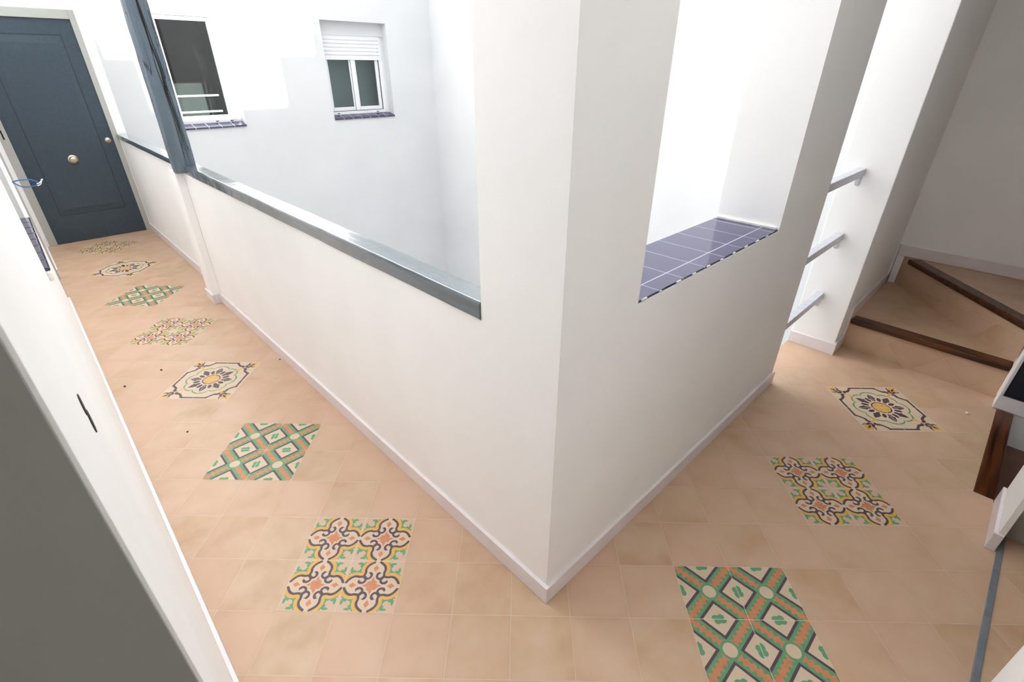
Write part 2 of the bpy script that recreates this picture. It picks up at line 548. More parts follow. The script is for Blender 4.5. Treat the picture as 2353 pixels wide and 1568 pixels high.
def flower_block():
    """one 2x2 tile rosette, coordinates -1..1"""
    S_ = [(0, 'cream', [(-1, -1), (1, -1), (1, 1), (-1, 1)])]
    c0 = (0, 0)
    # scalloped green ring
    outer = [(r * math.cos(t), r * math.sin(t)) for t, r in [(2 * math.pi * i / 160, 0.625 + 0.105 * abs(math.cos(4 * 2 * math.pi * i / 160)) ** 0.6) for i in range(160)]]
    inner = [(x * 0.94, y * 0.94) for x, y in outer]
    S_.append((1, 'green', outer)); S_.append((2, 'cream', inner))
    for i in range(8):
        a = i * math.pi / 4
        ca, sa = math.cos(a), math.sin(a)
        spear = [(0.275, 0), (0.32, 0.045), (0.40, 0.055), (0.435, 0.105), (0.475, 0.075), (0.53, 0.065), (0.635, 0.0)]
        spear = spear + [(x, -y) for x, y in spear[::-1][1:-1]]
        S_.append((3, 'purple', [(x * ca - y * sa, x * sa + y * ca) for x, y in spear]))
        a2 = a + math.pi / 8
        S_.append((3, 'purple', ell(0.385 * math.cos(a2), 0.385 * math.sin(a2), 0.095, 0.052, a2)))
    S_.append((4, 'purple', ell(0, 0, 0.245, 0.245, n=40)))
    S_.append((5, 'yellow', ell(0, 0, 0.215, 0.215, n=40)))
    for k in range(4):
        for mm in (0, 1):
            f = (lambda p: [(-x, y) for x, y in p]) if mm else (lambda p: p)
            g = lambda p: rot(f(p), k, c0)
            path = [(0.0, -0.92), (0.30, -0.92), (0.35, -0.905), (0.44, -0.80)] + cr_curve([(0.44, -0.80), (0.50, -0.748), (0.565, -0.742), (0.612, -0.712), (0.585, -0.668)], n=4)[1:]
            ws = [0.06] * 4 + [0.06 + 0.02 * math.sin(i / 15 * math.pi) for i in range(len(path) - 4)]
            for qd in stroke(path, ws):
                S_.append((3, 'purple', g(qd)))
            S_.append((4, 'purple', g([(0.30, -0.95), (0.385, -0.95), (0.405, -0.86), (0.47, -0.80), (0.43, -0.76), (0.34, -0.87)])))
        # corner tulip
        st = [(0.49, -0.49), (0.58, -0.58), (0.72, -0.72)]
        for qd in stroke(st, [0.10, 0.045, 0.05]):
            S_.append((5, 'yellow', rot(qd, k, c0)))
        S_.append((6, 'yellow', rot([(0.70, -0.76), (0.76, -0.70), (0.90, -0.76), (0.99, -0.83), (0.93, -0.85), (0.99, -0.99), (0.85, -0.93), (0.83, -0.99), (0.76, -0.90)], k, c0)))
        for mm in (0, 1):
            def t2(p):
                p = [(-y, -x) for x, y in p] if mm else p
                return rot(p, k, c0)
            cv = cr_curve([(0.70, -0.72), (0.76, -0.68), (0.82, -0.73), (0.88, -0.71), (0.97, -0.74)], n=4)
            for qd in stroke(cv, [0.06, 0.07, 0.06, 0.045, 0.012]):
                S_.append((7, 'purple', t2(qd)))
        S_.append((7, 'purple', rot([(0.73, -0.73), (0.80, -0.775), (0.855, -0.80), (0.90, -0.90), (0.80, -0.855), (0.775, -0.80)], k, c0)))
    return S_

PAL = ['green', 'purple', 'orange', 'yellow', 'cream', 'beige', 'joint']
def medallion_mesh(kind):
    """the inlay as one flat, non-overlapping sheet of coloured strips"""
    import numpy as np
    n = 420 if kind == 'flower' else 210
    if kind == 'flower':
        shapes = [(l, c, [((x + 1) / 2, (y + 1) / 2) for x, y in p]) for l, c, p in flower_block()]
    else:
        shapes = lattice_tile() if kind == 'lattice' else leaf_tile()
    shapes.sort(key=lambda t: t[0])
    img = np.full((n, n), PAL.index('beige'))
    cs = (np.arange(n) + 0.5) / n
    for l, c, p in shapes:
        ys = [q[1] for q in p]
        j0, j1 = max(0, int(min(ys) * n) - 1), min(n, int(max(ys) * n) + 2)
        for j in range(j0, j1):
            y = cs[j]
            xs = []
            for (xa, ya_), (xb, yb_) in zip(p, p[1:] + p[:1]):
                if (ya_ > y) != (yb_ > y):
                    xs.append(xa + (y - ya_) / (yb_ - ya_) * (xb - xa))
            xs.sort()
            for x0_, x1_ in zip(xs[::2], xs[1::2]):
                i0, i1 = int(math.ceil(x0_ * n - 0.5)), int(math.floor(x1_ * n - 0.5)) + 1
                if i1 > max(0, i0):
                    img[j, max(0, i0):min(n, i1)] = PAL.index(c)
    if kind != 'flower':
        img = np.tile(img, (2, 2))
    N_ = img.shape[0]
    jw = 2 if kind == 'flower' else 2
    h = N_ // 2
    img[h - 1:h + 1, :] = PAL.index('joint')
    img[:, h - 1:h + 1] = PAL.index('joint')
    img[0, :] = img[-1, :] = img[:, 0] = img[:, -1] = PAL.index('joint')
    verts, faces, mats = [], [], []
    def emit(i0, i1, j0, j1, c):
        k = len(verts)
        for i, j in ((i0, j0), (i1, j0), (i1, j1), (i0, j1)):
            u, v = i / h - 1, j / h - 1
            verts.append((SQ * (u + v), SQ * (-u + v), 0.0005))
        faces.append((k, k + 1, k + 2, k + 3)); mats.append(c)
    open_ = {}
    for j in range(N_ + 1):
        now = {}
        if j < N_:
            i = 0
            row = img[j]
            while i < N_:
                e = i
                while e < N_ and row[e] == row[i]:
                    e += 1
                now[(i, e, int(row[i]))] = open_.get((i, e, int(row[i])), j)
                i = e
        for k_, j0 in open_.items():
            if k_ not in now:
                emit(k_[0], k_[1], j0, j, k_[2])
        open_ = now
    me = bpy.data.meshes.new(kind + '_medallion')
    me.from_pydata(verts, [], faces)
    for k in PAL:
        me.materials.append(M[k])
    me.polygons.foreach_set('material_index', mats)
    me.update()
    return me

def uv2w(u, v):
    return (SQ * (u + v) - OX, SQ * (-u + v) - OY)

MED = {k: medallion_mesh(k) for k in ('lattice', 'leaf', 'flower')}
meds = [
    (11, -3, 'lattice', 'green and orange lattice medallion at the bottom edge of the photo'),
    (14, 0, 'leaf', 'green leaf and scroll medallion in the right-hand passage'),
    (17, 3, 'flower', 'plum and yellow rosette medallion before the stairs'),
    (4, -2, 'leaf', 'green leaf and scroll medallion nearest in the left corridor'),
    (1, 1, 'lattice', 'green and orange lattice medallion, second from the corner in the left corridor'),
    (-2, 4, 'flower', 'plum and yellow rosette medallion in the middle of the left corridor'),
    (-5, 7, 'leaf', 'green leaf medallion beside the white pilaster'),
    (-8, 10, 'lattice', 'orange lattice medallion beyond the white pilaster'),
    (-11, 13, 'flower', 'rosette medallion, second from the blue door'),
    (-14, 16, 'leaf', 'leaf and scroll medallion right in front of the blue door'),
]
for u, v, k, lab in meds:
    o = bpy.data.objects.new('tile_medallion', MED[k])
    COL.objects.link(o)
    x, y = uv2w(u, v)
    o.parent = floor
    o.location = (x, y, 0)
    o['label'] = lab

# ------------------------------------------------------------------ walls of the corner (pillar, parapet, right-hand wall)
PARA = 0.978        # parapet height under the coping
SILL = 1.02
bm = B()
box(bm, 0, 0.34, 0, 0.30, -3.2, CEIL)                 # corner pillar
box(bm, 0.34, 1.385, 0, 0.27, -3.2, SILL)             # below the opening
box(bm, 1.385, XE, 0, 0.27, -3.2, CEIL)               # pier
box(bm, 0.34, 1.385, 0, 0.27, 2.25, CEIL)             # lintel
struct('wall_centre', bm, 'wall', label='white plastered corner pillar with the tiled opening', cat='wall')
bm = B()
box(bm, 0.0, 0.085, 0.30, 3.46, -3.2, PARA)
struct('wall_parapet_near', bm, 'wall', label='long white parapet of the left corridor under the timber coping', cat='parapet')
bm = B()
box(bm, 0.06, 0.135, 3.46, YD, -3.2, 0.962)
struct('wall_parapet_far', bm, 'wall', label='short white parapet between the pilaster and the blue door', cat='parapet')
bm = B()
box(bm, -0.052, 0.0, 3.44, 3.61, 0, 0.982)
box(bm, 0.0, 0.10, 3.461, 3.61, 0, 0.982)
struct('wall_pilaster', bm, 'wall', bevel=0.004, label='white pilaster standing against the parapet under the wooden post', cat='wall')
bm = B()
box(bm, 0, 0.30, 0.30, YD, 2.25, CEIL)
struct('trim_1', bm, 'wall', label='beam over the corridor opening', cat='beam')

# left corridor wall with window niche and doorway
bm = B()
SN = 0.955
box(bm, -1.15, WL, YN, 1.74, 0, CEIL)
box(bm, -1.15, WL, 1.74, 2.72, 0, SN)
box(bm, -1.15, -1.07, 1.74, 2.72, SN, 2.1)
box(bm, -1.15, WL, 1.74, 2.72, 2.1, CEIL)
box(bm, -1.15, WL, 2.72, 4.15, 0, CEIL)
box(bm, -1.15, WL, 4.15, 4.95, 2.1, CEIL)
box(bm, -1.15, WL, 4.95, YD, 0, CEIL)
struct('wall_left', bm, 'wall', label='long white corridor wall seen edge-on at the left', cat='wall')
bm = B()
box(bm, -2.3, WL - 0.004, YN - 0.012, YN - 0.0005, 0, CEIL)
struct('wall_left_return', bm, 'shade_grey', label='near end of the left wall with its shade painted in as grey', cat='wall')
# wall around the blue door
bm = B()
box(bm, -1.15, -0.84, YD, YD + 0.25, 0, CEIL)
box(bm, 0.055, 0.135, YD, YD + 0.25, -3.2, CEIL)
box(bm, -0.84, 0.055, YD, YD + 0.25, 2.075, CEIL)
box(bm, -0.85, 0.135, YD + 0.25, YD + 0.30, 0, CEIL)
struct('wall_end', bm, 'wall', label='white wall around the blue door', cat='wall')
# near right wall with doorway
bm = B()
box(bm, -2.3, 0.53, YR - 0.30, YR, 0, CEIL)
box(bm, 0.53, 1.385, YR - 0.30, YR, 2.1, CEIL)
box(bm, 1.385, 1.715, YR - 0.018, YR, 0, CEIL)
box(bm, 1.528, 1.715, YR - 2.2, YR - 0.018, -3.2, CEIL)
struct('wall_right', bm, 'wall', label='white wall with a doorway at the right edge', cat='wall')
# wall between the two stair flights
bm = B()
box(bm, 2.582, 2.70, -3.2, -0.942, -3.2, CEIL)
struct('wall_stair_right', bm, 'wall', label='wall between the descending and ascending stairs', cat='wall')
# wall left of the stairs, with the bright end face
bm = B()
box(bm, XP, XB + 0.15, YS, 0.12, -3.2, CEIL)
struct('wall_stair_left', bm, 'wall', bevel=0.004, label='white wall left of the stairs carrying the guard rails', cat='wall')
bm = B()
box(bm, XB, XB + 0.15, -3.2, YS, -3.2, CEIL)
struct('wall_stair_back', bm, 'wall', label='shaded wall behind the winding steps', cat='wall')
bm = B()
box(bm, -2.42, -2.3, -3.3, 0.0, 0, CEIL)
box(bm, -2.42, 3.8, -3.32, -3.2, -3.2, CEIL)
box(bm, XE, XP, 0.10, 0.12, -3.2, -0.12)
box(bm, 1.715, 2.582, -1.03, -1.0, -3.2, -0.12)
struct('wall_near', bm, 'wall', label='walls behind the photographer', cat='wall')
# ceilings
bm = B()
box(bm, -1.2, -0.86, -0.15, YD + 0.3, CEIL, CEIL + 0.15)
LX0, LX1, LY0, LY1 = 0.02, 0.98, -0.76, -0.05      # added unseen opening, lets sky light into the passage
box(bm, -2.42, WL, -3.3, YN, CEIL, CEIL + 0.15)
box(bm, WL, LX0, -3.3, -0.10, CEIL, CEIL + 0.15)
box(bm, LX1, XP, -3.3, 0.0, CEIL, CEIL + 0.15)
box(bm, LX0, LX1, -3.3, LY0, CEIL, CEIL + 0.15)
box(bm, LX0, LX1, LY1, 0.27, CEIL, CEIL + 0.15)
box(bm, LX1, XE, 0.0, 0.27, CEIL, CEIL + 0.15)
struct('ceiling', bm, 'wall', label='white ceiling', cat='ceiling')
bm = B()
box(bm, XP, XB + 0.2, -3.32, 0.12, CEIL, CEIL + 0.15)
struct('ceiling_stair', bm, 'wall', label='ceiling over the stairwell', cat='ceiling')

# skirtings ------------------------------------------------------------
def skirt(name, segs, label):
    bm = B()
    for s in segs:
        box(bm, *s)
    o = struct(name, bm, 'skirt', bevel=0.0025, label=label, cat='skirting')
    return o
skirt('baseboard_centre_left', [(-ST, 0.002, -ST, 3.428, 0, SK)], 'pale skirting along the near parapet')
skirt('baseboard_centre_right', [(-ST * 0 + 0.0005, XE + ST, -ST, 0.002, 0, SK), (XE, XE + ST, 0.002, 0.12, 0, SK)], 'pale skirting along the right-hand wall')
skirt('baseboard_pilaster', [(-0.066, -0.052, 3.427, 3.624, 0, SK), (-0.052, 0.0, 3.427, 3.44, 0, SK), (-0.052, 0.06, 3.61, 3.624, 0, SK)], 'pale skirting wrapped around the pilaster')
skirt('baseboard_parapet_far', [(0.047, 0.06, 3.624, YD, 0, SK)], 'pale skirting along the far parapet')
skirt('baseboard_left', [(WL, WL + ST, YN, 4.14, 0, SK)], 'pale skirting along the left wall')
skirt('baseboard_left_far', [(WL, WL + ST, 4.96, YD, 0, SK)], 'short pale skirting beside the blue door')
skirt('baseboard_stair_end', [(XP - ST, XP, YS - ST, 0.12, 0, SK), (XP, 2.735, YS - ST, YS, 0, SK + 0.01)], 'pale skirting around the foot of the stair wall')
skirt('baseboard_stair', [(2.715, 2.80, YS - ST, YS, 0.08, RS + SK), (2.80, XB, YS - ST, YS, RS, RS + SK),
                          (XB - 0.06, XB, YS - ST, YS, RS, 2 * RS + SK), (XB - ST, XB, -2.4, YS - ST, 2 * RS, 2 * RS + SK)], 'pale skirting stepping up along the winding stairs')
skirt('baseboard_right', [(1.385, 1.717, YR, YR + ST, 0, SK + 0.004), (1.385 - 0.006, 1.385, YR - 0.018, YR + ST, 0, SK + 0.004)], 'pale skirting at the doorway on the right')
skirt('baseboard_stair_right', [(2.57, 2.582, -3.0, -0.942, 0.005, SK + 0.01)], 'pale skirting beside the descending stairs')

# ------------------------------------------------------------------ courtyard
bm = B()
H = 7.5
y0, y1 = YF, YF + 0.30
AX0, AX1, AZ0, AZ1 = 2.885, 3.925, 0.915, 2.19
BX0, BX1, BZ0, BZ1 = 0.84, 1.615, 0.915, 2.75
box(bm, 0.0, BX0, y0, y1, -3.2, H)
box(bm, BX0, BX1, y0, y1, -3.2, BZ0)
box(bm, BX0, BX1, y0, y1, BZ1, H)
box(bm, BX1, AX0, y0, y1, -3.2, H)
box(bm, AX0, AX1, y0, y1, -3.2, AZ0)
box(bm, AX0, AX1, y0, y1, AZ1, H)
box(bm, AX1, XR + 0.2, y0, y1, -3.2, H)
struct('wall_courtyard_far', bm, 'court', label='bright courtyard wall with two windows', cat='wall')
bm = B()
box(bm, XR, XR + 0.2, 0.12, YF, -3.2, H)
box(bm, XB + 0.15, XR + 0.2, 0.0, 0.12, -3.2, H)
struct('wall_courtyard_right', bm, 'court', label='bright right-hand wall of the courtyard', cat='wall')
bm = B()
box(bm, 0.0, 0.135, YD + 0.30, YF, -3.2, H)
struct('wall_courtyard_left', bm, 'court', label='narrow courtyard return beside the door wall', cat='wall')
bm = B()
box(bm, 0.0, XR, 0.0, YF, -3.3, -3.2)
struct('floor_courtyard', bm, 'court', label='courtyard ground far below', cat='ground')
# added unseen blocks on the near side: they cast the stepped shade on the courtyard wall
bm = B()
TE = math.tan(SUN_EL)
def edge_h(z): return z + (YF - 0.27) * TE
box(bm, -2.4, -0.87, 0.05, 0.27, CEIL + 0.15, edge_h(1.75))
box(bm, -0.87, 0.0, 0.05, 0.27, 3.4, edge_h(1.75))
box(bm, 0.0, 0.62, 0.05, 0.27, CEIL + 0.15, edge_h(1.75))
box(bm, 0.62, 1.94, 0.05, 0.27, CEIL + 0.15, edge_h(1.18))
box(bm, 1.94, 2.19, 0.05, 0.27, 4.6, edge_h(1.18))
box(bm, 2.19, 2.57, 0.05, 0.27, 4.6, edge_h(1.80))
box(bm, 2.57, 2.71, 0.05, 0.27, CEIL + 0.15, edge_h(1.80))
box(bm, 2.71, XR + 0.2, 0.05, 0.12, CEIL + 0.15, 10.5)
box(bm, -2.4, 0.3, -0.95, -0.80, CEIL + 0.15, 4.3)  # added unseen row that keeps stray sun out of the ceiling openings
box(bm, 0.3, 1.9, -0.95, -0.80, CEIL + 0.15, 3.35)
box(bm, 1.9, 2.71, -0.95, -0.80, CEIL + 0.15, 5.5)
struct('wall_sun_blocks', bm, 'court', label='unseen blocks added above the corridor, stepped to shape the sun patches', cat='wall')

def sill_tiles(name, x0, x1, y0, y1, zt, label, th=0.02, n=7, group=None):
    """row of glazed tiles along x, each with a rounded front edge"""
    t = thing(name, label, 'window sill', ((x0 + x1) / 2, (y0 + y1) / 2, zt - th), group)
    wd = (x1 - x0) / n
    rise = 0.036
    def wedge(bm, a, b, ya_, yb_, zl, dz):
        vs = [bm.verts.new((x, y, z)) for x in (a, b) for y, z in ((ya_, zt - th + zl), (ya_, zt + dz), (yb_, zt + rise + dz), (yb_, zt - th + zl))]
        for q in ((0, 1, 2, 3), (7, 6, 5, 4), (0, 4, 5, 1), (1, 5, 6, 2), (2, 6, 7, 3), (3, 7, 4, 0)):
            bm.faces.new([vs[i] for i in q])
    for i in range(n):
        bm = B()
        wedge(bm, x0 + i * wd + 0.0015, x0 + (i + 1) * wd - 0.0015, y0, y1, 0.0, 0.0)
        obj('tile', bm, 'navy_tile', t, bevel=0.004)
    bm = B()
    wedge(bm, x0 + 0.002, x1 - 0.002, y0 + 0.002, y1 - 0.001, 0.001, -0.0015)
    obj('bedding', bm, 'joint', t)
    return t
M['navy_tile'] = mottled('cobalt_tile_plain', srgb(34, 32, 66), srgb(44, 42, 80), 0.1, 12, spec=0.9)

def casement(parent, x0, x1, z0, z1, y, fw=0.045, name='sash'):
    """one sash: frame with four members and a pane behind"""
    bm = B()
    d = 0.045
    box(bm, x0, x0 + fw, y, y + d, z0, z1)
    box(bm, x1 - fw, x1, y, y + d, z0, z1)
    box(bm, x0 + fw, x1 - fw, y, y + d, z0, z0 + fw)
    box(bm, x0 + fw, x1 - fw, y, y + d, z1 - fw, z1)
    s = obj(name, bm, 'pvc', parent, bevel=0.004)
    bm = B()
    box(bm, x0 + fw - 0.005, x1 - fw + 0.005, y + 0.018, y + 0.024, z0 + fw - 0.005, z1 - fw + 0.005)
    obj('pane', bm, 'pane', s)
    return s

# window A : double casement with roller shutter
ya = YF + 0.115
t = thing('window_1', 'double casement window with half lowered white roller shutter', 'window', ((AX0 + AX1) / 2, ya, AZ0), kind='structure')
bm = B()
box(bm, AX0, AX1, ya, ya + 0.02, 2.02, AZ1)
part('shutter_box', bm, 'court', t)
bm = B()
fx0, fx1, fz0, fz1 = AX0 + 0.0, AX1 - 0.045, AZ0 + 0.058, 2.02
for b in ((fx0, fx0 + 0.035, fz0, fz1), (fx1 - 0.075, fx1, fz0, fz1), (fx0 + 0.035, fx1 - 0.075, fz0, fz0 + 0.048), (fx0 + 0.035, fx1 - 0.075, fz1 - 0.03, fz1)):
    box(bm, b[0], b[1], ya + 0.005, ya + 0.075, b[2], b[3])
box(bm, fx1 + 0.001, AX1, ya + 0.02, ya + 0.06, AZ0, fz1)
fr = part('frame', bm, 'pvc', t, bevel=0.004)
bm = B()
for xx in (fx0 + 0.12, fx1 - 0.20):
    box(bm, xx, xx + 0.035, ya + 0.001, ya + 0.006, fz0 + 0.014, fz0 + 0.024)
part('drain_slot', bm, 'black', fr)
mid = (fx0 + fx1 - 0.04) / 2 + 0.0
casement(t, fx0 + 0.037, mid - 0.002, fz0 + 0.050, 1.86, ya + 0.015, 0.052)
casement(t, mid + 0.002, fx1 - 0.077, fz0 + 0.050, 1.86, ya + 0.015, 0.052)
bm = B()
box(bm, mid - 0.03, mid + 0.03, ya + 0.004, ya + 0.016, fz0 + 0.050, 1.86)
part('mullion_cover', bm, 'pvc', t, bevel=0.004)
bm = B()
z = 2.005
while z > 1.79:
    zz = z - 0.048
    vs = []
    for yy, zq in ((0.006, z), (-0.004, z - 0.012), (-0.006, z - 0.024), (-0.004, z - 0.036), (0.006, zz)):
        vs.append((yy, zq))
    a = [bm.verts.new((fx0 + 0.01, ya + yy, zq)) for yy, zq in vs]
    b_ = [bm.verts.new((fx1 - 0.04, ya + yy, zq)) for yy, zq in vs]
    for i in range(4):
        bm.faces.new((a[i], b_[i], b_[i + 1], a[i + 1]))
    z = zz
box(bm, fx0 + 0.01, fx1 - 0.04, ya - 0.008, ya + 0.004, z - 0.055, z)
sh = part('roller_shutter', bm, 'pvc', t)
bm = B()
for xx in (fx0 + 0.13, fx1 - 0.19):
    cyl(bm, (xx, ya - 0.008, z - 0.025), (0, -1, 0), 0.006, 0.004, 10)
part('shutter_stop', bm, 'steel', sh)
bm = B()
box(bm, AX0 - 0.1, AX0, ya + 0.08, ya + 0.7, 0.6, 2.3)
box(bm, AX1, AX1 + 0.1, ya + 0.08, ya + 0.7, 0.6, 2.3)
box(bm, AX0 - 0.1, AX1 + 0.1, ya + 0.08, ya + 0.7, 2.3, 2.4)
box(bm, AX0 - 0.1, AX1 + 0.1, ya + 0.19, ya + 0.7, 0.5, 0.6)
part('dark_interior', bm, 'dark', t)
bm = B()
box(bm, AX0, AX1, ya + 0.30, ya + 0.31, 0.9, 2.29)
part('added_glass_backing', bm, 'backing_grey', t)  # pale plane added behind the glass to lighten it
bm = B()
box(bm, mid - 0.0335, mid - 0.0305, ya + 0.010, ya + 0.0148, fz0 + 0.050, 1.86)
box(bm, fx1 - 0.0765, fx1 - 0.0735, ya - 0.001, ya + 0.0148, fz0 + 0.050, 1.86)
box(bm, fx0 + 0.037, fx1 - 0.075, ya + 0.002, ya + 0.0148, fz0 + 0.0475, fz0 + 0.0510)
part('rubber_seal', bm, 'groove', t)
sill_tiles('window_sill', AX0, AX1, YF - 0.02, ya, AZ0 + 0.02, 'cobalt tiled sill under the double casement window in the courtyard', n=7)

# window B
yb = YF + 0.13
t = thing('window_2', 'tall courtyard window with dark glass behind the wooden post', 'window', ((BX0 + BX1) / 2, yb, BZ0), kind='structure')
fx0, fx1, fz0, fz1 = BX0, BX1 - 0.045, BZ0 + 0.052, 2.16
bm = B()
for b in ((fx0, fx0 + 0.04, fz0, BZ1), (fx1 - 0.05, fx1, fz0, BZ1), (fx0 + 0.04, fx1 - 0.05, fz0, fz0 + 0.045), (fx0 + 0.04, fx1 - 0.05, fz1 - 0.01, fz1 + 0.03)):
    box(bm, b[0], b[1], yb + 0.005, yb + 0.075, b[2], b[3])
box(bm, fx1 + 0.001, BX1, yb + 0.03, yb + 0.06, BZ0, BZ1)
fr = part('frame', bm, 'pvc', t, bevel=0.004)
bm = B()
for xx in (fx0 + 0.45, fx1 - 0.10):
    box(bm, xx, xx + 0.035, yb + 0.001, yb + 0.006, fz0 + 0.014, fz0 + 0.024)
part('drain_slot', bm, 'black', fr)
casement(t, fx0 + 0.042, fx1 - 0.053, fz0 + 0.047, fz1 - 0.011, yb + 0.012, 0.044)
bm = B()
z = BZ1
while z > fz1 + 0.03:
    box(bm, fx0 + 0.042, fx1 - 0.052, yb - 0.004, yb + 0.006, z - 0.046, z)
    z -= 0.05
part('roller_shutter', bm, 'pvc', t, bevel=0.002)
for zz in (1.085, 1.275):
    bm = B()
    box(bm, fx0 + 0.08, fx1 - 0.12, yb + 0.16, yb + 0.18, zz, zz + 0.022)
    part('security_bar', bm, 'pvc', t)
bm = B()
box(bm, BX0, BX1, yb + 0.9, yb + 1.0, 0.6, 2.8)
box(bm, BX0 - 0.1, BX0, yb + 0.08, yb + 1.0, 0.6, 2.8)
box(bm, BX1, BX1 + 0.1, yb + 0.08, yb + 1.0, 0.6, 2.8)
box(bm, BX0 - 0.1, BX1 + 0.1, yb + 0.08, yb + 1.0, 2.8, 2.9)
box(bm, BX0 - 0.1, BX1 + 0.1, yb + 0.18, yb + 1.0, 0.5, 0.6)
part('dark_interior', bm, 'dark', t)
sill_tiles('window_sill', BX0, BX1, YF - 0.02, yb, BZ0 + 0.02, 'cobalt tiled sill under the tall dark window behind the post', n=5)

# ------------------------------------------------------------------ wooden copings and post
def wobble_box(x0, x1, y0, y1, z0, z1, n, amp, round_end=False, seed=0):
    """long hewn timber along y: slightly uneven edges"""
    bm = B()
    rings = []
    for i in range(n + 1):
        y = y0 + (y1 - y0) * i / n
        q = lambda k: amp * noise.noise(Vector((y * 2.3, k * 7.1 + seed, 0.3))) + 0.35 * amp * noise.noise(Vector((y * 11, k * 3.1 + seed, 1.3)))
        s = 1.0
        if round_end and i >= n - 1:
            s = 0.90
        c = [(x0 + q(1), z0 + q(2)), (x1 + q(3), z0 + q(4)), (x1 + q(5) - 0.006, z1 + q(6)), (x0 + q(7) + 0.006, z1 + q(8) * 0.6), (x0 + q(7), z1 - 0.007 + q(8) * 0.6)]
        rings.append([bm.verts.new((xx, y, z0 + (zz - z0) * s)) for xx, zz in c])
    k = 5
    for a, b in zip(rings, rings[1:]):
        for j in range(k):
            bm.faces.new((a[j], a[(j + 1) % k], b[(j + 1) % k], b[j]))
    bm.faces.new(rings[0][::-1]); bm.faces.new(rings[-1])
    return bm
o = obj('parapet_coping', wobble_box(-0.006, 0.082, 0.301, 3.345, PARA + 0.003, 1.037, 70, 0.004, True), 'cap', bevel=0.002)
tag(o, 'long glossy slate-blue timber coping on the near parapet', 'coping', 'painted timber copings')
o = obj('parapet_coping', wobble_box(0.042, 0.14, 3.50, YD - 0.001, 0.965, 1.003, 50, 0.003, False, 5), 'cap', bevel=0.002)
tag(o, 'short slate-blue timber coping between the post and the blue door', 'coping', 'painted timber copings')

bm = B()
n = 60
rings = []
zt, zb = CEIL, 0.985
base = [(-0.060, 3.395), (-0.052, 3.372), (0.006, 3.350), (0.072, 3.352), (0.078, 3.46), (-0.052, 3.468)]
top = [(-0.050, 3.39), (-0.040, 3.352), (-0.015, 3.338), (0.072, 3.345), (0.076, 3.46), (-0.046, 3.468)]
for i in range(n + 1):
    f_ = i / n
    z = zb + (zt - zb) * f_
    g_ = min(1, f_ / 0.6)
    r_ = []
    for k in range(6):
        bx = base[k][0] * (1 - g_) + top[k][0] * g_
        by = base[k][1] * (1 - g_) + top[k][1] * g_
        bx += 0.004 * noise.noise(Vector((z * 4, k * 5.7, 0))) + 0.002 * noise.noise(Vector((z * 19, k * 5.7, 4)))
        by += 0.004 * noise.noise(Vector((z * 4, k * 9.7, 8))) + 0.002 * noise.noise(Vector((z * 19, k * 2.7, 2)))
        zz = z
        r_.append(bm.verts.new((bx, by, zz)))
    rings.append(r_)
for a, b in zip(rings, rings[1:]):
    for j in range(6):
        bm.faces.new((a[j], a[(j + 1) % 6], b[(j + 1) % 6], b[j]))
bm.faces.new(rings[0][::-1]); bm.faces.new(rings[-1])
post = obj('timber_post', bm, 'post', bevel=0.003)
tag(post, 'rough cracked slate-blue timber post standing on the white pilaster', 'post')
# real cracks and worm holes along the face of the post
bm = B()
random.seed(4)
def face_pt(s, z):
    g_ = min(1, ((z - zb) / (zt - zb)) / 0.6)
    p2 = Vector(base[2]) * (1 - g_) + Vector(top[2]) * g_
    p3 = Vector(base[3]) * (1 - g_) + Vector(top[3]) * g_
    p = p2 * (1 - s) + p3 * s
    return Vector((p[0], p[1] - 0.0025, z))
for s0, z0_, z1_, wd, sl in ((0.42, 1.08, 2.3, 0.0035, -0.12), (0.55, 1.02, 1.75, 0.0025, -0.10), (0.30, 1.2, 2.4, 0.002, 0.05), (0.62, 1.35, 2.0, 0.0016, -0.2), (0.22, 1.02, 1.5, 0.0015, 0.08), (0.72, 1.1, 1.5, 0.0012, -0.1)):
    pts = []
    nn = 26
    for i in range(nn + 1):
        z = z0_ + (z1_ - z0_) * i / nn
        s = s0 + sl * i / nn + 0.07 * noise.noise(Vector((z * 5, s0 * 31, 0)))
        if abs(z - 1.62) < 0.12:
            s += 0.10 * math.cos((z - 1.62) / 0.12 * math.pi / 2) * (1 if s0 > 0.4 else -1)
        pts.append(face_pt(s, z))
    bm = B()
    for i in range(nn):
        w0 = wd * math.sin(math.pi * (i + 0.02) / nn) + 0.0004
        w1 = wd * math.sin(math.pi * (i + 1) / nn) + 0.0004
        a = pts[i]; b = pts[i + 1]
        vs = [bm.verts.new(a + Vector((-w0, 0, 0))), bm.verts.new(a + Vector((w0, 0, 0))), bm.verts.new(b + Vector((w1, 0, 0))), bm.verts.new(b + Vector((-w1, 0, 0)))]
        bm.faces.new(vs)
    bmesh.ops.remove_doubles(bm, verts=bm.verts[:], dist=1e-4)
    part('crack', bm, 'black', post, label='dark drying crack')
for _ in range(12):
    p = face_pt(random.uniform(0.15, 0.9), random.uniform(1.05, 1.95))
    bm = B()
    cyl(bm, p + Vector((0, 0.001, 0)), (0, -1, 0), random.uniform(0.0015, 0.0028), 0.0008, 8)
    part('worm_hole', bm, 'black', post)

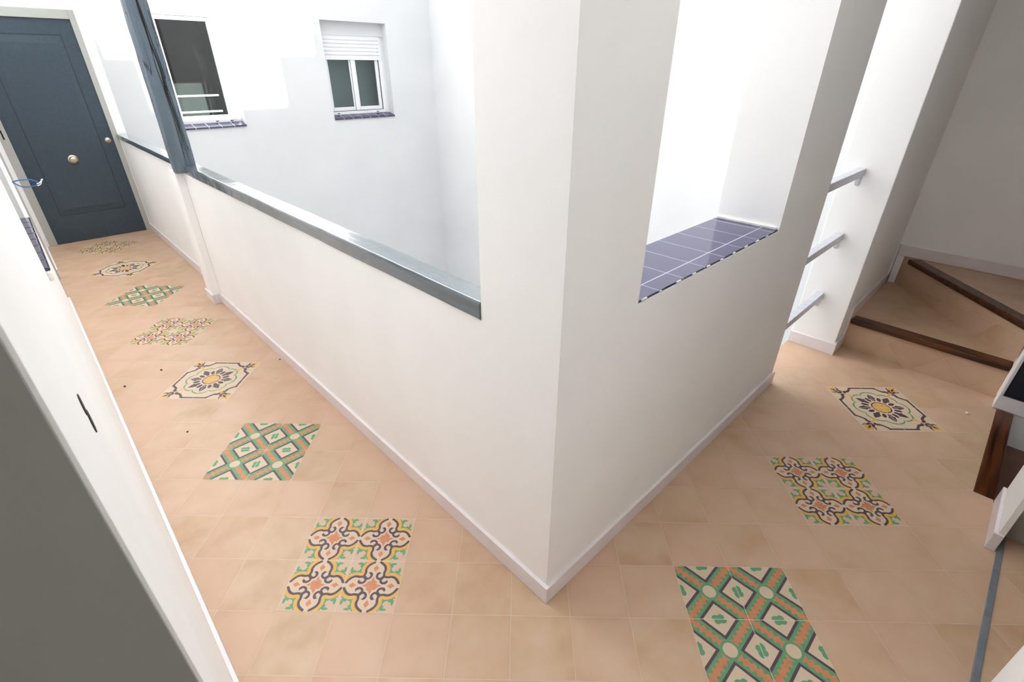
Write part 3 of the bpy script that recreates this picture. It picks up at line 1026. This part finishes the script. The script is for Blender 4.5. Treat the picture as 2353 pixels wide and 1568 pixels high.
# ------------------------------------------------------------------ blue glazed sill in the right-hand opening
t = thing('tiled_sill', 'cobalt glazed tile sill in the opening of the right-hand wall', 'window sill', (0.86, 0.135, SILL))
t.location = (0.86, 0.135, SILL)
bm = B()
box(bm, 0.341, 1.384, 0.004, 0.272, SILL + 0.0005, SILL + 0.008)
part('tiles', bm, 'blue_tile', t)
bm = B()
box(bm, 1.374, 1.3848, 0.01, 0.268, SILL + 0.0075, SILL + 0.018)
random.seed(2)
for i in range(10):
    x = 0.36 + i * 0.1
    box(bm, x, x + random.uniform(0.01, 0.03), 0.0, 0.0045, SILL + 0.002, SILL + random.uniform(0.007, 0.0095))
part('mortar_joint', bm, 'mortar', t, bevel=0.002)

# ------------------------------------------------------------------ left niche sill and window
t = thing('niche_sill', 'dark cobalt tiled sill projecting from the left wall niche', 'window sill', (-0.95, 2.2, SN))
ya0, ya1, nt_ = 1.745, 2.715, 8
for i in range(nt_):
    a = ya0 + (ya1 - ya0) * i / nt_; b = ya0 + (ya1 - ya0) * (i + 1) / nt_
    bm = B()
    box(bm, -1.065, WL + 0.016, a + 0.0015, b - 0.0015, SN + 0.001, SN + 0.014)
    obj('tile', bm, 'navy_tile', t, bevel=0.005)
bm = B()
box(bm, -1.06, WL + 0.012, ya0 + 0.003, ya1 - 0.003, SN + 0.0005, SN + 0.012)
part('bedding', bm, 'joint', t)
bm = B()
box(bm, WL - 0.001, WL + 0.014, ya0 - 0.012, ya0 + 0.03, SN - 0.035, SN + 0.001)
part('mortar_patch', bm, 'mortar', t, bevel=0.006)
t = thing('window_3', 'white window at the back of the left wall niche', 'window', (-1.06, 2.2, SN + 0.02), kind='structure')
bm = B()
for b in ((1.76, 1.82, SN + 0.03, 2.09), (2.64, 2.70, SN + 0.03, 2.09), (1.82, 2.64, SN + 0.03, SN + 0.09), (1.82, 2.64, 2.03, 2.09)):
    box(bm, -1.068, -1.03, b[0], b[1], b[2], b[3])
part('frame', bm, 'pvc', t, bevel=0.003)
bm = B()
box(bm, -1.062, -1.056, 1.82, 2.64, SN + 0.09, 2.03)
part('pane', bm, 'pane', t)

# ------------------------------------------------------------------ door_1 : blue door
t = thing('door_1', 'slate-blue panelled entrance door at the end of the left corridor', 'door', (-0.38, YD, 0), kind='structure')
yd = YD + 0.015
bm = B()
lx0, lx1, lz1 = -0.775, 0.008, 2.0
box(bm, lx0, lx1, yd, yd + 0.045, 0.004, lz1)
leaf = part('door_leaf', bm, 'navy', t, bevel=0.002)
def ring_rect(bm, x0, x1, z0, z1, wd, y, d):
    for b in ((x0, x1, z0, z0 + wd), (x0, x1, z1 - wd, z1), (x0, x0 + wd, z0 + wd, z1 - wd), (x1 - wd, x1, z0 + wd, z1 - wd)):
        box(bm, b[0], b[1], y - d, y + 0.001, b[2], b[3])
bm = B(); ring_rect(bm, -0.655, -0.100, 0.275, 1.875, 0.006, yd, 0.0012)
part('panel_groove', bm, 'groove', leaf)
bm = B(); ring_rect(bm, -0.602, -0.155, 0.345, 1.80, 0.005, yd, 0.0012)
part('panel_groove', bm, 'groove', leaf)
# raised bevel of the panel between both grooves
bm = B()
def bevel_ring(bm, o_, i_, y, d):
    co = [(o_[0], o_[2]), (o_[1], o_[2]), (o_[1], o_[3]), (o_[0], o_[3])]
    ci = [(i_[0], i_[2]), (i_[1], i_[2]), (i_[1], i_[3]), (i_[0], i_[3])]
    a = [bm.verts.new((x, y, z)) for x, z in co]
    b = [bm.verts.new((x, y - d, z)) for x, z in ci]
    for k in range(4):
        bm.faces.new((a[k], a[(k + 1) % 4], b[(k + 1) % 4], b[k]))
    bm.faces.new(b)
bevel_ring(bm, (-0.645, -0.110, 0.285, 1.865), (-0.608, -0.149, 0.339, 1.806), yd + 0.0005, 0.006)
part('raised_panel', bm, 'navy', leaf)
bm = B()
lathe(bm, (-0.378, yd - 0.004, 0.800), (0, -1, 0), [(0.042, 0), (0.043, 0.006), (0.034, 0.010), (0.018, 0.013), (0.016, 0.028), (0.028, 0.036), (0.033, 0.048), (0.028, 0.060), (0.010, 0.066)])
part('door_knob', bm, 'brass', leaf, label='round satin nickel centre knob')
bm = B()
lathe(bm, (-0.040, yd - 0.0005, 0.952), (0, -1, 0), [(0.027, 0), (0.027, 0.004), (0.022, 0.009), (0.012, 0.010), (0.011, 0.014), (0.004, 0.014)])
lk = part('lock_cylinder', bm, 'brass', leaf)
bm = B()
box(bm, -0.0415, -0.0385, yd - 0.0155, yd - 0.0135, 0.945, 0.959)
part('keyhole', bm, 'black', lk)
bm = B()
box(bm, -0.84, lx0, YD - 0.004, YD + 0.06, 0, 2.075)
box(bm, lx1, 0.055, YD - 0.004, YD + 0.06, 0, 2.075)
box(bm, lx0, lx1, YD - 0.004, YD + 0.06, lz1, 2.075)
fr = part('door_frame', bm, 'frame', t, bevel=0.003)
bm = B()
box(bm, -0.815, -0.803, YD - 0.0065, YD - 0.003, 1.02, 1.10)
part('strike_slot', bm, 'black', fr)

# door_2 : plain white door in the left wall
t = thing('door_2', 'plain white door in the far part of the left wall', 'door', (-0.93, 4.55, 0), kind='structure')
bm = B(); box(bm, -0.955, -0.915, 4.19, 4.91, 0.004, 2.06)
part('door_leaf', bm, 'pvc', t, bevel=0.002)
bm = B()
for b in ((4.15, 4.19, 0, 2.1), (4.91, 4.95, 0, 2.1), (4.19, 4.91, 2.06, 2.1)):
    box(bm, -0.96, WL + 0.004, b[0], b[1], b[2], b[3])
part('door_frame', bm, 'frame', t, bevel=0.002)

# door_3 : doorway on the near right
t = thing('door_3', 'open doorway at the right edge with a grey threshold strip', 'doorway', (0.95, YR, 0), kind='structure')
bm = B()
box(bm, 1.500, 1.528, YR - 0.30, YR - 0.032, 0, 2.08)
part('door_frame', bm, 'frame', t, bevel=0.002)
bm = B()
box(bm, 0.532, 1.499, YR - 0.042, YR - 0.022, 0.0005, 0.006)
part('threshold_strip', bm, 'alu', t, bevel=0.002, label='blue-grey metal threshold strip')

# cabinet door at the descending stairs
t = thing('panel_door', 'dark navy panel door in a white frame beside the descending stairs', 'cabinet door', (2.57, -1.4, 0.09))
bm = B()
box(bm, 2.566, 2.581, -1.95, -0.957, 0.09, 2.0)
part('panel', bm, 'navydark', t, bevel=0.002)
bm = B()
for b in ((-0.956, -0.943, 0.09, 2.03), (-1.97, -1.951, 0.09, 2.03), (-1.951, -0.957, 2.001, 2.03)):
    box(bm, 2.562, 2.5815, b[0], b[1], b[2], b[3])
part('frame', bm, 'pvc', t, bevel=0.002)

# ------------------------------------------------------------------ ascending winder stairs
t = thing('staircase', 'beige tiled winding stairs with dark wooden nosings going up at the right', 'stairs', (3.1, -0.55, 0))
P0l, P0r = (2.735, YS - 0.001), (2.705, -0.941)
Dl, Dr = (XB - 0.001, YS - 0.055), (2.765, -0.941)
def flight_part(name, pts, z0, z1, mat, bevel=0.0):
    bm = B(); prism(bm, pts, z0, z1)
    return part(name, bm, mat, t, bevel)
flight_part('step', [P0r, (XB - 0.001, -0.941), (XB - 0.001, YS - 0.001), P0l], 0.0, RS - 0.001, 'step_tile')
flight_part('step', [Dr, (XB - 0.001, -0.941), Dl], RS - 0.001, 2 * RS - 0.001, 'step_tile')
flight_part('step', [(2.701, -2.6), (XB - 0.001, -2.6), (XB - 0.001, -0.98), (2.701, -0.98)], 0.0, 3 * RS, 'step_tile')
flight_part('step', [(2.701, -2.6), (XB - 0.001, -2.6), (XB - 0.001, -1.25), (2.701, -1.25)], 3 * RS, 4 * RS, 'step_tile')
def nosing_pts(a, b, wd, over):
    a, b = Vector(a), Vector(b)
    d = (b - a).normalized(); nn = Vector((-d[1], d[0]))
    return [tuple(a - nn * over), tuple(b - nn * over), tuple(b + nn * (wd - over)), tuple(a + nn * (wd - over))]
# nn points up the stairs for a->b running from right to left
def nosing_bar(a, b, wd, over, z, name='nosing', parent=None, mat='nosing'):
    bm = B(); prism(bm, nosing_pts(a, b, wd, over), z - 0.034, z + 0.003)
    return part(name, bm, mat, parent or t, bevel=0.008)
def clip_y(p, q, y):
    k = (y - p[1]) / (q[1] - p[1]); return (p[0] + (q[0] - p[0]) * k, y)
nosing_bar((2.760 - 0.035, YS - 0.016), (2.725 - 0.03, -0.939), 0.085, 0.012, RS, mat='nosing')
nosing_bar((XB - 0.06, YS - 0.055 - 0.05), (2.80, -0.925), 0.085, 0.020, 2 * RS, mat='nosing_x')

# descending stairs
t2 = thing('staircase', 'shade-darkened descending stairs with a brown wooden top nosing at the right edge', 'stairs', (2.15, -1.3, -0.5))
bm = B()
box(bm, 1.7155, 2.5705, -1.033, -0.960, -0.034, 0.003)
part('nosing', bm, 'nosing_x', t2, bevel=0.006, label='warm brown wooden nosing at floor level')
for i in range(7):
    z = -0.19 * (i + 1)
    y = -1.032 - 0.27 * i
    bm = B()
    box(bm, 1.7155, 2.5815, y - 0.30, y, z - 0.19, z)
    part('step', bm, 'shade_step', t2) if 'shade_step' in M else part('step', bm, 'nosing_x', t2)

# ------------------------------------------------------------------ guard rails
def guard_rail(z, idx):
    labs = ['topmost of the three steel guard rails beside the stair wall', 'middle one of the three steel guard rails beside the stair wall', 'lowest of the three steel guard rails, just above the skirting']
    t = thing('guard_rail', labs[idx], 'guard rail', (2.25, 0.025, z), 'steel guard rails')
    bm = B()
    box(bm, XE + 0.001, XP - 0.001, 0.002, 0.045, z - 0.042, z)
    tb = part('tube', bm, 'steel', t, bevel=0.0025)
    for x, s in ((XP, -1), (XE, 1)):
        bm = B()
        th = 0.003
        xa, xb_ = (x + s * th, x) if s < 0 else (x, x + th)
        pts = [(0.010, z - 0.042), (0.010, z - 0.085)] + [(0.0235 - 0.0135 * math.cos(a), z - 0.085 - 0.0135 * math.sin(a)) for a in [math.pi * k / 10 for k in range(1, 10)]] + [(0.037, z - 0.085), (0.037, z - 0.042)]
        a_ = [bm.verts.new((xa, p[0], p[1])) for p in pts]
        b_ = [bm.verts.new((xb_, p[0], p[1])) for p in pts]
        bm.faces.new(a_[::-1]); bm.faces.new(b_)
        for k in range(len(pts)):
            bm.faces.new((a_[k], a_[(k + 1) % len(pts)], b_[(k + 1) % len(pts)], b_[k]))
        br = part('bracket', bm, 'plate', t)
        for zz in (z - 0.056, z - 0.082):
            bm = B()
            cyl(bm, (x + s * th, 0.0235, zz), (s, 0, 0), 0.0045, 0.002, 12)
            part('screw', bm, 'steel', br)
for i, z in enumerate((1.134, 0.766, 0.385)):
    guard_rail(z, i)

# ------------------------------------------------------------------ small things
# junction box on the left wall
t = thing('junction_box', 'small open black junction box set in the left wall', 'junction box', (WL, 0.24, 1.15))
bm = B(); cyl(bm, (WL - 0.001, 0.222, 1.165), (1, 0, 0), 0.018, 0.0025, 20)
part('upper_hole', bm, 'black', t)
bm = B(); cyl(bm, (WL - 0.001, 0.232, 1.128), (1, 0, 0), 0.020, 0.0025, 20)
part('lower_hole', bm, 'black', t)

# blue cable loop sticking out of the left wall
t = thing('electric_cable', 'loose blue cable loop with white stripped ends sticking out of the left wall', 'cable', (WL, 4.05, 0.93))
bm = B()
for k, (dz, dx) in enumerate(((0.022, 0.0), (-0.022, 0.004))):
    cv = cr_curve([(WL, 0.945), (WL + 0.04, 0.93 + dz), (WL + 0.10, 0.925 + dz * 0.9), (WL + 0.135 + dx, 0.915)], n=6)
    tube(bm, [(x, 4.05 + 0.004 * k, z) for x, z in cv], 0.0035)
part('blue_wire', bm, 'cable', t)
bm = B()
for k in range(2):
    cv = cr_curve([(WL + 0.115, 0.905 + 0.012 * k), (WL + 0.135, 0.915 + 0.01 * k), (WL + 0.15 + 0.006 * k, 0.945)], n=6)
    tube(bm, [(x, 4.045 + 0.004 * k, z) for x, z in cv], 0.0035)
part('white_wire', bm, 'cablew', t)

# crumbs and a pebble on the floor
def crumb(x, y, s, label, mat='crumb', name='crumb'):
    bm = B()
    bmesh.ops.create_icosphere(bm, subdivisions=2, radius=s)
    for v in bm.verts:
        v.co += v.co.normalized() * s * 0.35 * noise.noise(v.co * 180 + Vector((x, y, 0)) * 9)
        v.co.z = v.co.z * 0.55
    zmin = min(v.co.z for v in bm.verts)
    o = obj(name, bm, mat)
    o.location = (x, y, -zmin)
    tag(o, label, 'debris', 'loose crumbs on the floor')
def px2floor(px, py):
    d = fwd + right * ((px - 1176.5) / 1127.93) + down * ((py - 784) / 1127.93)
    t_ = -CAM.z / d.z
    return CAM.x + d.x * t_, CAM.y + d.y * t_
for px, py, s, lab in ((371, 851, 0.006, 'dark speck left of the middle rosette medallion'), (287, 889, 0.006, 'reddish dark speck near the left wall'),
                       (431, 993, 0.005, 'tiny black speck left of the orange lattice medallion'), (643, 827, 0.005, 'dark speck close to the parapet skirting'),
                       (1160, 1298, 0.004, 'black speck against the skirting of the corner pillar')):
    x, y = px2floor(px, py)
    crumb(x, y, s, lab)
x, y = px2floor(2221, 951)
crumb(x, y, 0.009, 'small pale pebble right of the rosette before the stairs', 'cablew', 'pebble')
